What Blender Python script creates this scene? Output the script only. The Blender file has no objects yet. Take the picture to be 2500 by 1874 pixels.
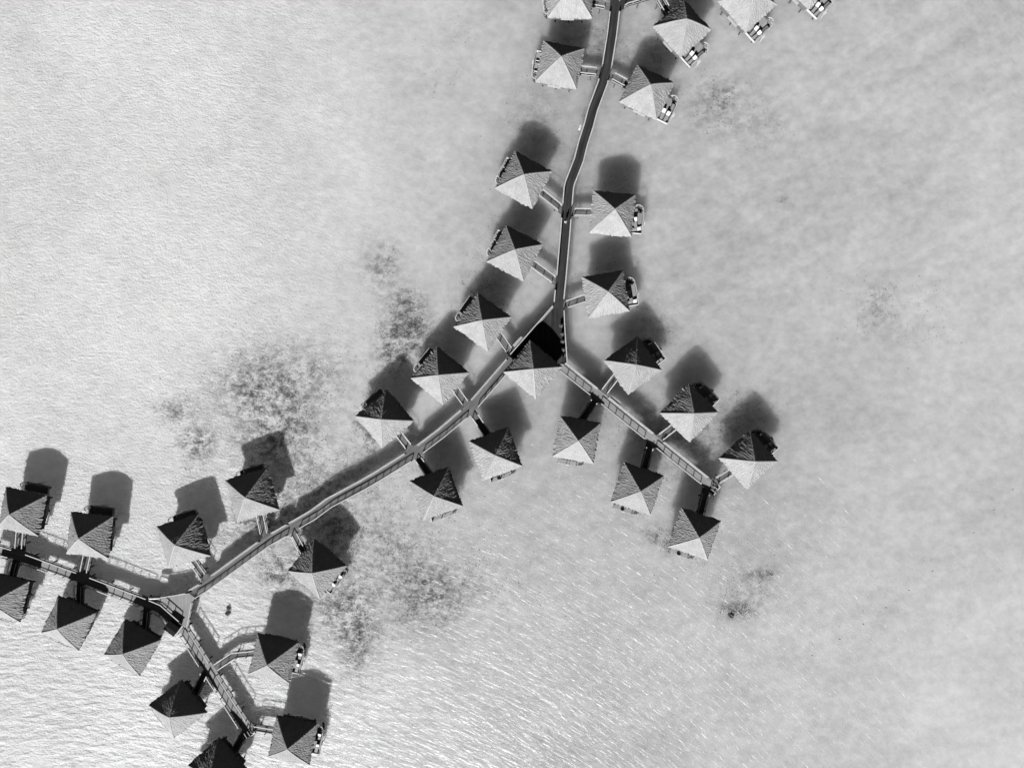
import bpy, math, random
from mathutils import Vector, Matrix, noise
R = math.radians
scene = bpy.context.scene

# ------------------------------------------------------------------ camera
HC = 146.6                      # camera height above the water
F = 2500 * 24.0 / 36.0          # focal length in photo pixels
cam_d = bpy.data.cameras.new("camera"); cam_d.lens = 24; cam_d.sensor_width = 36
cam_d.clip_start = 1; cam_d.clip_end = 3000
cam = bpy.data.objects.new("camera", cam_d); scene.collection.objects.link(cam)
cam.location = (0, 0, HC); cam.rotation_euler = (0, 0, 0)
scene.camera = cam

# ------------------------------------------------------------------ light
SUN_EL = R(31); SUN_AZ = R(195)           # azimuth clockwise from +Y
sdir = Vector((math.sin(SUN_AZ) * math.cos(SUN_EL), math.cos(SUN_AZ) * math.cos(SUN_EL), math.sin(SUN_EL)))
world = bpy.data.worlds.new("World"); scene.world = world; world.use_nodes = True
wn = world.node_tree; bg = wn.nodes["Background"]; bg.inputs["Strength"].default_value = 0.075
sky = wn.nodes.new("ShaderNodeTexSky"); sky.sky_type = 'NISHITA'; sky.sun_disc = False
sky.sun_elevation = SUN_EL; sky.sun_rotation = SUN_AZ
sky.air_density = 0.22; sky.dust_density = 0.1; sky.ozone_density = 1.0
bw = wn.nodes.new("ShaderNodeSeparateColor")          # black and white through a red filter: a dark clear sky
wn.links.new(sky.outputs[0], bw.inputs[0]); wn.links.new(bw.outputs["Red"], bg.inputs["Color"])
sun_d = bpy.data.lights.new("sun", 'SUN'); sun_d.energy = 5.0; sun_d.angle = R(0.53); sun_d.color = (1, 1, 1)
sun = bpy.data.objects.new("sun", sun_d); scene.collection.objects.link(sun)
sun.rotation_euler = (-sdir).to_track_quat('-Z', 'Y').to_euler()
sun.location = (-30, -110, 70)
scene.view_settings.view_transform = 'Standard'; scene.view_settings.look = 'None'
scene.view_settings.exposure = 0.2; scene.view_settings.gamma = 1.0
scene.view_settings.use_curve_mapping = False
scene.cycles.diffuse_bounces = 0          # deep, contrasty shade as in the print
scene.render.resolution_x = 1024; scene.render.resolution_y = 767

# ------------------------------------------------------------------ heights (metres above water)
Z_BED, Z_DECK, Z_EAVE, RISE = -0.65, 1.1, 3.6, 3.9
K = 2211 / 600.0
OR = dict(A=(1200, 0), B=(1700, 0), C=(1100, 340), D=(1000, 680), E=(1350, 800), F=(800, 900), G=(500, 1040),
          H=(0, 1060), I=(0, 1350), J=(300, 1424), K=(1450, 1080))
def bed(x):                                  # the sand shelves from left to right
    t = min(1, max(0, (x + 60) / 70)); return Z_BED - 0.65 * t * t * (3 - 2 * t)
def at(px, py, z=0.0):                       # photo pixel -> world point on the plane at height z
    s = (HC - z) / F
    return Vector(((px - 1250) * s, -(py - 937) * s, z))
def zp(r, x, y, z=Z_DECK):                   # point noted in one of the enlarged regions
    return at(OR[r][0] + x / K, OR[r][1] + y / K, z)

# ------------------------------------------------------------------ materials
def mat(name, col, rough=0.8, nscale=0, namp=0.0, spec=0.3, bump=0, bscale=0):
    m = bpy.data.materials.new(name); m.use_nodes = True
    nt = m.node_tree; b = nt.nodes["Principled BSDF"]
    b.inputs["Roughness"].default_value = rough
    b.inputs["Specular IOR Level"].default_value = spec
    b.inputs["Base Color"].default_value = (col, col, col, 1)
    tc = nt.nodes.new("ShaderNodeTexCoord")
    if namp:
        n = nt.nodes.new("ShaderNodeTexNoise"); n.inputs["Scale"].default_value = nscale; n.inputs["Detail"].default_value = 4
        nt.links.new(tc.outputs["Object"], n.inputs["Vector"])
        mr = nt.nodes.new("ShaderNodeMapRange")
        mr.inputs[1].default_value = 0.25; mr.inputs[2].default_value = 0.75
        mr.inputs[3].default_value = col * (1 - namp); mr.inputs[4].default_value = col * (1 + namp)
        nt.links.new(n.outputs["Fac"], mr.inputs[0]); nt.links.new(mr.outputs[0], b.inputs["Base Color"])
    if bump:
        n2 = nt.nodes.new("ShaderNodeTexNoise"); n2.inputs["Scale"].default_value = bscale
        nt.links.new(tc.outputs["Object"], n2.inputs["Vector"])
        bp = nt.nodes.new("ShaderNodeBump"); bp.inputs["Strength"].default_value = bump; bp.inputs["Distance"].default_value = 0.05
        nt.links.new(n2.outputs["Fac"], bp.inputs["Height"]); nt.links.new(bp.outputs[0], b.inputs["Normal"])
    return m

def uv_noise_mat(name, lo, hi, su, sv, rough=0.8, bump=0.0, dist=0.05, spec=0.3, fine=0.0):
    """streaky material: noise stretched along the second UV axis"""
    m = bpy.data.materials.new(name); m.use_nodes = True
    nt = m.node_tree; b = nt.nodes["Principled BSDF"]; L = nt.links.new
    b.inputs["Roughness"].default_value = rough; b.inputs["Specular IOR Level"].default_value = spec
    uv = nt.nodes.new("ShaderNodeUVMap"); mp = nt.nodes.new("ShaderNodeMapping")
    oi = nt.nodes.new("ShaderNodeObjectInfo")
    mp.inputs["Scale"].default_value = (su, sv, 1); L(uv.outputs[0], mp.inputs["Vector"])
    add = nt.nodes.new("ShaderNodeVectorMath"); add.operation = 'ADD'
    mul = nt.nodes.new("ShaderNodeMath"); mul.operation = 'MULTIPLY'; mul.inputs[1].default_value = 91.0
    cb = nt.nodes.new("ShaderNodeCombineXYZ")
    L(oi.outputs["Random"], mul.inputs[0]); L(mul.outputs[0], cb.inputs["Z"])
    L(mp.outputs[0], add.inputs[0]); L(cb.outputs[0], add.inputs[1])
    n = nt.nodes.new("ShaderNodeTexNoise"); n.inputs["Scale"].default_value = 1.0; n.inputs["Detail"].default_value = 5
    L(add.outputs[0], n.inputs["Vector"])
    mr = nt.nodes.new("ShaderNodeMapRange")
    mr.inputs[1].default_value = 0.3; mr.inputs[2].default_value = 0.7
    mr.inputs[3].default_value = lo; mr.inputs[4].default_value = hi
    L(n.outputs["Fac"], mr.inputs[0])
    n3 = nt.nodes.new("ShaderNodeTexNoise"); n3.inputs["Scale"].default_value = 0.55; n3.inputs["Detail"].default_value = 3
    ad3 = nt.nodes.new("ShaderNodeVectorMath"); ad3.operation = 'ADD'; L(uv.outputs[0], ad3.inputs[0]); L(cb.outputs[0], ad3.inputs[1]); L(ad3.outputs[0], n3.inputs["Vector"])
    m3 = nt.nodes.new("ShaderNodeMapRange"); m3.inputs[1].default_value = 0.3; m3.inputs[2].default_value = 0.7; m3.inputs[3].default_value = 0.88; m3.inputs[4].default_value = 1.08
    L(n3.outputs["Fac"], m3.inputs[0])
    m4 = nt.nodes.new("ShaderNodeMapRange"); m4.inputs[3].default_value = 0.9; m4.inputs[4].default_value = 1.08; L(oi.outputs["Random"], m4.inputs[0])
    k1 = nt.nodes.new("ShaderNodeMath"); k1.operation = 'MULTIPLY'; L(m3.outputs[0], k1.inputs[0]); L(m4.outputs[0], k1.inputs[1])
    k2 = nt.nodes.new("ShaderNodeMath"); k2.operation = 'MULTIPLY'; L(k1.outputs[0], k2.inputs[0]); L(mr.outputs[0], k2.inputs[1])
    L(k2.outputs[0], b.inputs["Base Color"])
    if bump:
        bp = nt.nodes.new("ShaderNodeBump"); bp.inputs["Strength"].default_value = bump; bp.inputs["Distance"].default_value = dist
        L(n.outputs["Fac"], bp.inputs["Height"]); L(bp.outputs[0], b.inputs["Normal"])
    return m

M = {}
M['thatch'] = uv_noise_mat('thatch', 0.37, 0.49, 7.0, 2.2, 0.95, 0.85, 0.16, 0.0)
M['ridge'] = uv_noise_mat('ridge_thatch', 0.46, 0.56, 4.0, 1.2, 0.95, 0.3, 0.06, 0.0)
M['deck'] = uv_noise_mat('weathered_deck', 0.10, 0.26, 3.2, 0.10, 0.6, 0.2, 0.02, 0.3)
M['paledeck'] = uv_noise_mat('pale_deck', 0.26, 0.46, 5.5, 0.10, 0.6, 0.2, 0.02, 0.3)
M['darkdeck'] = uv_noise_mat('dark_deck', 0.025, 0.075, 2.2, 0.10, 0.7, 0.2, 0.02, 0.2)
M['rail'] = mat('pale_rail_wood', 0.62, 0.7, 3, 0.18)
M['screen'] = uv_noise_mat('reed_screen', 0.20, 0.40, 0.6, 5.0, 0.85, 0.3, 0.04, 0.1)
M['post'] = mat('post_wood', 0.30, 0.8, 3, 0.2)
M['pile'] = mat('pile_wood', 0.12, 0.85, 3, 0.3)
M['tdeck'] = uv_noise_mat('terrace_deck', 0.30, 0.46, 5.5, 0.3, 0.6, 0.2, 0.02, 0.3)
M['wall'] = mat('woven_wall', 0.20, 0.85, 6, 0.25)
M['glass'] = mat('window_glass', 0.03, 0.1, spec=0.5)
M['door'] = mat('door_wood', 0.10, 0.6, 4, 0.2)
M['white'] = mat('white_paint', 0.78, 0.5, 3, 0.06)
M['cushion'] = mat('white_cushion', 0.85, 0.9, 5, 0.04)
M['frame'] = mat('lounger_frame', 0.42, 0.6, 5, 0.15)
M['black'] = mat('black_metal', 0.02, 0.5, 4, 0.2)
M['cabinet'] = mat('grey_cabinet', 0.46, 0.6, 2, 0.10)
M['darkroof'] = mat('dark_shingle', 0.018, 0.8, 5, 0.35, 0.1, 0.4, 8)
M['leaf'] = mat('leaf', 0.22, 0.6, 6, 0.6)
M['pot'] = mat('clay_pot', 0.12, 0.8, 6, 0.2)
M['coral'] = mat('coral', 0.12, 0.9, 2.5, 0.6, 0.1, 0.8, 5)
M['seagrass'] = mat('seagrass', 0.13, 0.8, 0.35, 0.7, 0.1)
M['skin'] = mat('skin', 0.30, 0.6); M['shirt'] = mat('white_shirt', 0.85, 0.9); M['hair'] = mat('dark_hair', 0.03, 0.5)
M['shorts'] = mat('pale_shorts', 0.6, 0.9)
M['buoy'] = mat('buoy_plastic', 0.45, 0.4, 3, 0.3)

# ------------------------------------------------------------------ mesh helpers
class MB:
    def __init__(s): s.v = []; s.f = []; s.uv = []
    def quad(s, pts, uvs=None):
        i = len(s.v); s.v += [tuple(p) for p in pts]; s.f.append(tuple(range(i, i + len(pts))))
        s.uv += uvs if uvs else [(p[0], p[1]) for p in pts]
    def box(s, c, d, rot=0.0, taper=1.0):
        cx, cy, cz = c; hx, hy, hz = d[0] / 2, d[1] / 2, d[2] / 2
        co, si = math.cos(rot), math.sin(rot); P = []
        for sz in (-1, 1):
            t = taper if sz > 0 else 1
            for sx, sy in ((-1, -1), (1, -1), (1, 1), (-1, 1)):
                x, y = sx * hx * t, sy * hy * t
                P.append((cx + x * co - y * si, cy + x * si + y * co, cz + sz * hz))
        for q in ((3, 2, 1, 0), (4, 5, 6, 7), (0, 1, 5, 4), (1, 2, 6, 5), (2, 3, 7, 6), (3, 0, 4, 7)):
            s.quad([P[k] for k in q], [(0, 0), (1, 0), (1, 1), (0, 1)])
    def bar(s, a, b, w, h):                      # square bar between two points
        a, b = Vector(a), Vector(b); d = (b - a).normalized()
        up = Vector((0, 0, 1)) if abs(d.z) < 0.9 else Vector((1, 0, 0))
        x = d.cross(up).normalized() * w / 2; y = x.cross(d).normalized() * h / 2
        A = [a - x - y, a + x - y, a + x + y, a - x + y]; B = [b - x - y, b + x - y, b + x + y, b - x + y]
        L = (b - a).length
        for k in range(4):
            j = (k + 1) % 4
            s.quad([A[k], A[j], B[j], B[k]], [(0, 0), (w, 0), (w, L), (0, L)])
        s.quad(A[::-1]); s.quad(B)
    def cyl(s, c, r, z0, z1, n=8, r2=None):
        r2 = r if r2 is None else r2
        a = [(c[0] + r * math.cos(2 * math.pi * k / n), c[1] + r * math.sin(2 * math.pi * k / n), z0) for k in range(n)]
        b = [(c[0] + r2 * math.cos(2 * math.pi * k / n), c[1] + r2 * math.sin(2 * math.pi * k / n), z1) for k in range(n)]
        for k in range(n):
            j = (k + 1) % n; s.quad([a[k], a[j], b[j], b[k]])
        s.quad(b); s.quad(a[::-1])
    def mesh(s, name, m, smooth=False):
        me = bpy.data.meshes.new(name); me.from_pydata(s.v, [], s.f)
        ul = me.uv_layers.new(name="UVMap")
        for k, uv in enumerate(s.uv): ul.data[k].uv = uv
        me.materials.append(m)
        if smooth:
            for p in me.polygons: p.use_smooth = True
        me.update(); return me

col = scene.collection
def link(name, me, parent=None, loc=(0, 0, 0), rot=0.0):
    o = bpy.data.objects.new(name, me); col.objects.link(o)
    if parent: o.parent = parent
    o.location = loc; o.rotation_euler = (0, 0, rot); return o
def tag(o, label, cat, group=None):
    o['label'] = label; o['category'] = cat
    if group: o['group'] = group
    return o
def struct(o, kind='structure'): o['kind'] = kind; return o

# ------------------------------------------------------------------ seabed and water
def nn(nt, t, **kw):
    n = nt.nodes.new(t)
    for k, v in kw.items(): setattr(n, k, v)
    return n
def ripple_coords(nt, L):
    """(across, along) wave coordinates: crests bend from level on the left to slanted lower right"""
    g = nn(nt, "ShaderNodeNewGeometry"); sp = nn(nt, "ShaderNodeSeparateXYZ"); L(g.outputs["Position"], sp.inputs[0])
    x2 = nn(nt, "ShaderNodeMath", operation='MULTIPLY_ADD'); L(sp.outputs[0], x2.inputs[0]); x2.inputs[1].default_value = 0.0025; x2.inputs[2].default_value = 0.5
    x3 = nn(nt, "ShaderNodeMath", operation='MULTIPLY'); L(x2.outputs[0], x3.inputs[0]); L(sp.outputs[0], x3.inputs[1])
    p = nn(nt, "ShaderNodeMath", operation='ADD'); L(x3.outputs[0], p.inputs[0]); L(sp.outputs[1], p.inputs[1])
    cb = nn(nt, "ShaderNodeCombineXYZ"); L(sp.outputs[0], cb.inputs[0]); L(p.outputs[0], cb.inputs[1])
    return g, sp, cb
def noise_at(nt, L, vec, sx, sy, detail=3, rough=0.5):
    mp = nn(nt, "ShaderNodeMapping"); mp.inputs["Scale"].default_value = (sx, sy, 1); L(vec, mp.inputs["Vector"])
    n = nn(nt, "ShaderNodeTexNoise"); n.inputs["Scale"].default_value = 1; n.inputs["Detail"].default_value = detail
    n.inputs["Roughness"].default_value = rough
    L(mp.outputs[0], n.inputs["Vector"]); return n.outputs["Fac"]
def maprange(nt, L, v, a, b, c, d, smooth=False):
    m = nn(nt, "ShaderNodeMapRange"); m.inputs[1].default_value = a; m.inputs[2].default_value = b
    m.inputs[3].default_value = c; m.inputs[4].default_value = d
    if smooth: m.interpolation_type = 'SMOOTHSTEP'
    L(v, m.inputs[0]); return m.outputs[0]
def mth(nt, L, op, a, b):
    m = nn(nt, "ShaderNodeMath", operation=op)
    for i, q in enumerate((a, b)):
        if isinstance(q, (int, float)): m.inputs[i].default_value = q
        else: L(q, m.inputs[i])
    return m.outputs[0]

def make_seabed_mat():
    m = bpy.data.materials.new("pale_sand"); m.use_nodes = True; nt = m.node_tree; L = nt.links.new
    nt.nodes.remove(nt.nodes["Principled BSDF"]); out = nt.nodes["Material Output"]
    g, sp, rc = ripple_coords(nt, L); X, Y = sp.outputs[0], sp.outputs[1]
    pos = g.outputs["Position"]
    left = maprange(nt, L, X, -75, 10, 1, 0, True)
    low = maprange(nt, L, Y, -15, -75, 0, 1, True)
    sand = mth(nt, L, 'ADD', maprange(nt, L, left, 0, 1, 0.57, 0.88), mth(nt, L, 'MULTIPLY', low, 0.07))
    big = noise_at(nt, L, pos, 0.035, 0.035, 3); mid = noise_at(nt, L, pos, 0.42, 0.52, 6, 0.66); cl = noise_at(nt, L, pos, 0.10, 0.12, 2)
    v = mth(nt, L, 'ADD', maprange(nt, L, big, 0.3, 0.7, -0.06, 0.06), maprange(nt, L, mid, 0.3, 0.7, -0.085, 0.085))
    v = mth(nt, L, 'ADD', v, maprange(nt, L, cl, 0.3, 0.7, -0.03, 0.03))
    v = mth(nt, L, 'ADD', v, maprange(nt, L, X, 45, 100, 0.0, 0.05, True))
    at_ = nn(nt, "ShaderNodeAttribute", attribute_name="silt_shade")
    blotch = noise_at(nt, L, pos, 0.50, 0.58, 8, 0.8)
    silt_shade = mth(nt, L, 'MULTIPLY', at_.outputs["Fac"], maprange(nt, L, blotch, 0.42, 0.60, 0.0, 1.0))
    sand2 = mth(nt, L, 'ADD', sand, v)
    rm = nn(nt, "ShaderNodeMapping"); rm.inputs["Rotation"].default_value = (0, 0, R(-28)); L(pos, rm.inputs["Vector"])
    ridge = noise_at(nt, L, rm.outputs[0], 0.075, 0.32, 4, 0.6)                 # broad sand ridges, upper right
    rz = mth(nt, L, 'MULTIPLY', maprange(nt, L, X, 10, 35, 0, 1, True), maprange(nt, L, Y, 0, 35, 0.25, 1, True))
    sand2 = mth(nt, L, 'ADD', sand2, mth(nt, L, 'MULTIPLY', maprange(nt, L, ridge, 0.35, 0.65, -0.04, 0.04), rz))
    colr = mth(nt, L, 'MULTIPLY', sand2, mth(nt, L, 'SUBTRACT', 1.0, mth(nt, L, 'MINIMUM', silt_shade, 0.82)))
    rip = mth(nt, L, 'ADD', mth(nt, L, 'MULTIPLY', noise_at(nt, L, rc.outputs[0], 0.8, 1.5, 3, 0.6), 0.75), mth(nt, L, 'MULTIPLY', noise_at(nt, L, rc.outputs[0], 2.1, 2.5, 3, 0.6), 0.95))
    rip = mth(nt, L, 'ADD', rip, mth(nt, L, 'MULTIPLY', mth(nt, L, 'MULTIPLY', noise_at(nt, L, rc.outputs[0], 0.30, 0.9, 3, 0.55), 2.1), low))
    amp = mth(nt, L, 'MAXIMUM', left, mth(nt, L, 'MULTIPLY', low, maprange(nt, L, X, 10, 60, 0.9, 0.1, True)))
    amp = maprange(nt, L, amp, 0, 1, 0.06, 0.8)
    bp = nn(nt, "ShaderNodeBump"); bp.inputs["Distance"].default_value = 0.46
    L(amp, bp.inputs["Strength"]); L(rip, bp.inputs["Height"])
    def sss(scale_socket):
        b = nn(nt, "ShaderNodeBsdfPrincipled"); b.subsurface_method = 'BURLEY'
        b.inputs["Subsurface Weight"].default_value = 1.0; b.inputs["Specular IOR Level"].default_value = 0
        b.inputs["Roughness"].default_value = 1.0; b.inputs["Subsurface Radius"].default_value = (1, 1, 1)
        if isinstance(scale_socket, float): b.inputs["Subsurface Scale"].default_value = scale_socket
        else: L(scale_socket, b.inputs["Subsurface Scale"])
        L(colr, b.inputs["Base Color"]); L(bp.outputs[0], b.inputs["Normal"]); return b
    near = sss(maprange(nt, L, X, -55, 12, 0.8, 7.0, True)); far = sss(50.0)
    mx = nn(nt, "ShaderNodeMixShader"); L(maprange(nt, L, X, -70, 0, 0.26, 0.15, True), mx.inputs[0])
    L(near.outputs[0], mx.inputs[1]); L(far.outputs[0], mx.inputs[2]); L(mx.outputs[0], out.inputs["Surface"])
    return m
def make_water_mat():
    m = bpy.data.materials.new("clear_water"); m.use_nodes = True; nt = m.node_tree; L = nt.links.new
    nt.nodes.remove(nt.nodes["Principled BSDF"]); out = nt.nodes["Material Output"]
    g, sp, rc = ripple_coords(nt, L); X, Y = sp.outputs[0], sp.outputs[1]
    w = mth(nt, L, 'ADD', noise_at(nt, L, rc.outputs[0], 0.26, 0.75, 2), mth(nt, L, 'MULTIPLY', noise_at(nt, L, rc.outputs[0], 0.8, 1.9, 3), 0.5))
    bp = nn(nt, "ShaderNodeBump"); bp.inputs["Strength"].default_value = 1.0; bp.inputs["Distance"].default_value = 0.32
    L(w, bp.inputs["Height"])
    dt = nn(nt, "ShaderNodeVectorMath", operation='DOT_PRODUCT'); L(bp.outputs[0], dt.inputs[0]); L(g.outputs["Incoming"], dt.inputs[1])
    c1 = mth(nt, L, 'SUBTRACT', 1.0, mth(nt, L, 'MINIMUM', mth(nt, L, 'ABSOLUTE', dt.outputs["Value"], 0.0), 1.0))
    fres = mth(nt, L, 'ADD', mth(nt, L, 'MULTIPLY', mth(nt, L, 'POWER', c1, 5.0), 0.98), 0.02)      # Schlick, same from both sides
    tr = nn(nt, "ShaderNodeBsdfTransparent"); gl = nn(nt, "ShaderNodeBsdfGlossy"); gl.inputs["Roughness"].default_value = 0.32
    gl.inputs["Color"].default_value = (1, 1, 1, 1)
    L(bp.outputs[0], gl.inputs["Normal"])
    mx = nn(nt, "ShaderNodeMixShader"); L(fres, mx.inputs[0]); L(tr.outputs[0], mx.inputs[1]); L(gl.outputs[0], mx.inputs[2])
    L(mx.outputs[0], out.inputs["Surface"]); return m
# sea-grass and silt patches, some painting hut shadow into the sand: photo x, y, spread, amount
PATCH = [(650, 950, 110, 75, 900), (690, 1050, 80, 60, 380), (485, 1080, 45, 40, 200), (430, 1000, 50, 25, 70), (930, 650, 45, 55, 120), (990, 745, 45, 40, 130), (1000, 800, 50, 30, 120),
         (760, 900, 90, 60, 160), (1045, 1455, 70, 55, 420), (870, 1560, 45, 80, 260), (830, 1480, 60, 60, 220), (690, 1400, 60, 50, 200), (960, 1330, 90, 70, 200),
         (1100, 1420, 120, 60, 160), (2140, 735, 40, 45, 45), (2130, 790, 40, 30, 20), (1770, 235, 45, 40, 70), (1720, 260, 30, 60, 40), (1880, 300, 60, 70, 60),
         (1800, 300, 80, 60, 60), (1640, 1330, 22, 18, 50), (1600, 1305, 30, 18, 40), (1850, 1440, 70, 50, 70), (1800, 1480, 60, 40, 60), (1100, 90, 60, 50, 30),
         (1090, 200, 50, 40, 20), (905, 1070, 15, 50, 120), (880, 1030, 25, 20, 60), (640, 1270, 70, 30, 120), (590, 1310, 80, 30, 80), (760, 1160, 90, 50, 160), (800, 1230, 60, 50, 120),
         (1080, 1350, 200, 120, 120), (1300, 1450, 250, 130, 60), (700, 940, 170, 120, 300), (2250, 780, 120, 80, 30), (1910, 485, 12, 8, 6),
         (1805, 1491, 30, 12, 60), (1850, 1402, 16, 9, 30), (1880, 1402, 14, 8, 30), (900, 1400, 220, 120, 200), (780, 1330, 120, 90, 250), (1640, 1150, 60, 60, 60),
         (960, 850, 40, 60, 260), (1010, 830, 40, 40, 200), (1480, 130, 50, 60, 80), (1300, 260, 60, 60, 60), (640, 1090, 60, 60, 160), (820, 1300, 60, 60, 150), (470, 1160, 50, 50, 40), (1760, 1050, 60, 50, 60),  # leading pair paints shade into the seabed between neighbouring huts
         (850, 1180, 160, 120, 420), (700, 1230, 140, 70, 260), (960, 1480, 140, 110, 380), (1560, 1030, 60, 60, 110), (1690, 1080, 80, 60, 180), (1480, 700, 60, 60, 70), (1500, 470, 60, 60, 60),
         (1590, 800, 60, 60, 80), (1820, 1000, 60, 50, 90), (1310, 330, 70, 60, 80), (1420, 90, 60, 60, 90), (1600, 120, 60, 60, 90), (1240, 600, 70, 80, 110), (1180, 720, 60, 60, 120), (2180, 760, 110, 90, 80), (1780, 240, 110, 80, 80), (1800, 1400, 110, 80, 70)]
S = 900; xs = [-S] + [-113 + k for k in range(227)] + [S]; ys = [-S] + [-86 + k for k in range(173)] + [S]
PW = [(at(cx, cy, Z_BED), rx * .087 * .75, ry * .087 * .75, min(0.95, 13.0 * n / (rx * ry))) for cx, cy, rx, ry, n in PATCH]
verts = []; silt_shade = []
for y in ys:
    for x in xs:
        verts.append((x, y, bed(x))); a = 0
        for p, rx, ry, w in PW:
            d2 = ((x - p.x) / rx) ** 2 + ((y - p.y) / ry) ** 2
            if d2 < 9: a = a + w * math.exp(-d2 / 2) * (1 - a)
        silt_shade.append(a)
nx = len(xs); faces = [(j * nx + i, j * nx + i + 1, (j + 1) * nx + i + 1, (j + 1) * nx + i) for j in range(len(ys) - 1) for i in range(nx - 1)]
me = bpy.data.meshes.new("seabed"); me.from_pydata(verts, [], faces)
me.attributes.new("silt_shade", 'FLOAT', 'POINT').data.foreach_set("value", silt_shade)
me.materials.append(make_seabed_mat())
for p in me.polygons: p.use_smooth = True
struct(link("seabed", me))
b = MB(); b.quad([(-S, -S, 0), (S, -S, 0), (S, S, 0), (-S, S, 0)])
struct(link("water", b.mesh("water", make_water_mat())))

# ------------------------------------------------------------------ polylines, decks, rails
def offset_line(pts, d):
    out = []
    for i, p in enumerate(pts):
        n0 = n1 = None
        if i > 0:
            t = (pts[i] - pts[i - 1]).to_2d().normalized(); n0 = Vector((-t.y, t.x))
        if i < len(pts) - 1:
            t = (pts[i + 1] - pts[i]).to_2d().normalized(); n1 = Vector((-t.y, t.x))
        n = n0 if n1 is None else n1 if n0 is None else (n0 + n1).normalized()
        s = 1.0 if (n0 is None or n1 is None) else 1 / max(0.5, n.dot(n0))
        out.append(Vector((p.x + n.x * d * s, p.y + n.y * d * s, p.z)))
    return out
def strip_mesh(name, pts, w, m, th=0.22):
    L_, R_ = offset_line(pts, w / 2), offset_line(pts, -w / 2); mb = MB(); s = 0
    for i in range(len(pts) - 1):
        l = (pts[i + 1] - pts[i]).length; dz = Vector((0, 0, -th))
        a, bb, c, d = R_[i], R_[i + 1], L_[i + 1], L_[i]
        mb.quad([a, bb, c, d], [(0, s), (0, s + l), (w, s + l), (w, s)])
        mb.quad([a + dz, d + dz, c + dz, bb + dz]); mb.quad([a, a + dz, bb + dz, bb]); mb.quad([d, c, c + dz, d + dz])
        if i == 0: mb.quad([a, d, d + dz, a + dz])
        if i == len(pts) - 2: mb.quad([bb, bb + dz, c + dz, c])
        s += l
    return mb.mesh(name, m)
def cut_runs(line, gaps, rad):
    """pieces of a polyline outside the gaps"""
    dense = []
    for i in range(len(line) - 1):
        n = max(1, int((line[i + 1] - line[i]).length / 0.15))
        for k in range(n): dense.append((line[i].lerp(line[i + 1], k / n), k == 0))
    dense.append((line[-1], True)); runs = []; cur = []
    for p, corner in dense:
        if any((p.to_2d() - q.to_2d()).length < rad for q in gaps):
            if len(cur) > 6: runs.append(cur)
            cur = []
        else: cur.append((p, corner))
    if len(cur) > 6: runs.append(cur)
    out = []
    for r in runs:
        out.append([r[0][0]] + [p for p, c in r[1:-1] if c] + [r[-1][0]])
    return out
POST = MB(); POST.box((0, 0, 0.5), (0.15, 0.15, 1.0)); POST_ME = POST.mesh("railing_post", M['post'])
def resample(line, step):
    out = []; total = sum((line[i + 1] - line[i]).length for i in range(len(line) - 1))
    n = max(1, round(total / step)); acc = 0; i = 0
    for k in range(n + 1):
        d = total * k / n
        while i < len(line) - 2 and acc + (line[i + 1] - line[i]).length < d - 1e-6:
            acc += (line[i + 1] - line[i]).length; i += 1
        out.append(line[i].lerp(line[i + 1], min(1, (d - acc) / max(1e-6, (line[i + 1] - line[i]).length))))
    return out
def railing(parent, line, cap=0.2, step=1.9, mids=(0.14,), rm=None):
    """a top rail and two lower rails as one part, each post a sub-part"""
    mb = MB()
    for i in range(len(line) - 1):
        for h in mids: mb.bar(line[i] + Vector((0, 0, h)), line[i + 1] + Vector((0, 0, h)), 0.07, 0.09)
    zz = Vector((0, 0, 1.03)); a, c = offset_line(line, cap / 2), offset_line(line, -cap / 2)
    for i in range(len(line) - 1):
        u = Vector((0, 0, 0.06))
        p = [c[i] + zz, c[i + 1] + zz, a[i + 1] + zz, a[i] + zz]
        mb.quad([q + u for q in p]); mb.quad(p[::-1])
        mb.quad([p[0], p[1], p[1] + u, p[0] + u]); mb.quad([p[2], p[3], p[3] + u, p[2] + u])
    r = link("railing", mb.mesh("railing", rm or M['rail']), parent)
    for p in resample(line, step): link("railing_post", POST_ME, r, p)
    return r
def screen(parent, line, side):
    """leaning reed screen; side=+1 when the outside lies to the left of the line's direction"""
    line = resample(line, 0.45) if (line[-1] - line[0]).length > 1 else line      # frayed top edge
    a = offset_line(line, -side * 0.36); c = offset_line(line, side * 0.06); mb = MB(); s = 0
    fr = [noise.noise(p * 1.7) for p in line]
    c = [q + (q - w).normalized() * 0.14 * f for q, w, f in zip(c, a, fr)]
    for i in range(len(line) - 1):
        l = (line[i + 1] - line[i]).length
        p0, p1 = a[i] + Vector((0, 0, 0.03)), a[i + 1] + Vector((0, 0, 0.03))
        q0, q1 = c[i] + Vector((0, 0, 0.85)), c[i + 1] + Vector((0, 0, 0.85)); d = Vector((0, 0, -0.07))
        mb.quad([p0, p1, q1, q0], [(0, s), (0, s + l), (1, s + l), (1, s)])
        mb.quad([p0 + d * .3, q0 + d, q1 + d, p1 + d * .3], [(0, s), (1, s), (1, s + l), (0, s + l)])
        mb.quad([q0, q1, q1 + d, q0 + d]); s += l
    return link("reed_screen", mb.mesh("reed_screen", M['screen']), parent)
PILE = MB(); PILE.cyl((0, 0), 0.13, -1.9, Z_DECK - 0.2, 8); PILE_ME = PILE.mesh("pile", M['pile'], True)
def piles(parent, pts, w, step=4.2):
    for sgn in (-1, 1):
        for p in resample(offset_line(pts, sgn * (w / 2 - 0.2)), step): link("pile", PILE_ME, parent, (p.x, p.y, 0))

def local_root(name, p, rot=0.0):
    e = bpy.data.objects.new(name, None); e.empty_display_size = 0.5; col.objects.link(e)
    e.location = p; e.rotation_euler = (0, 0, rot); return e

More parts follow.
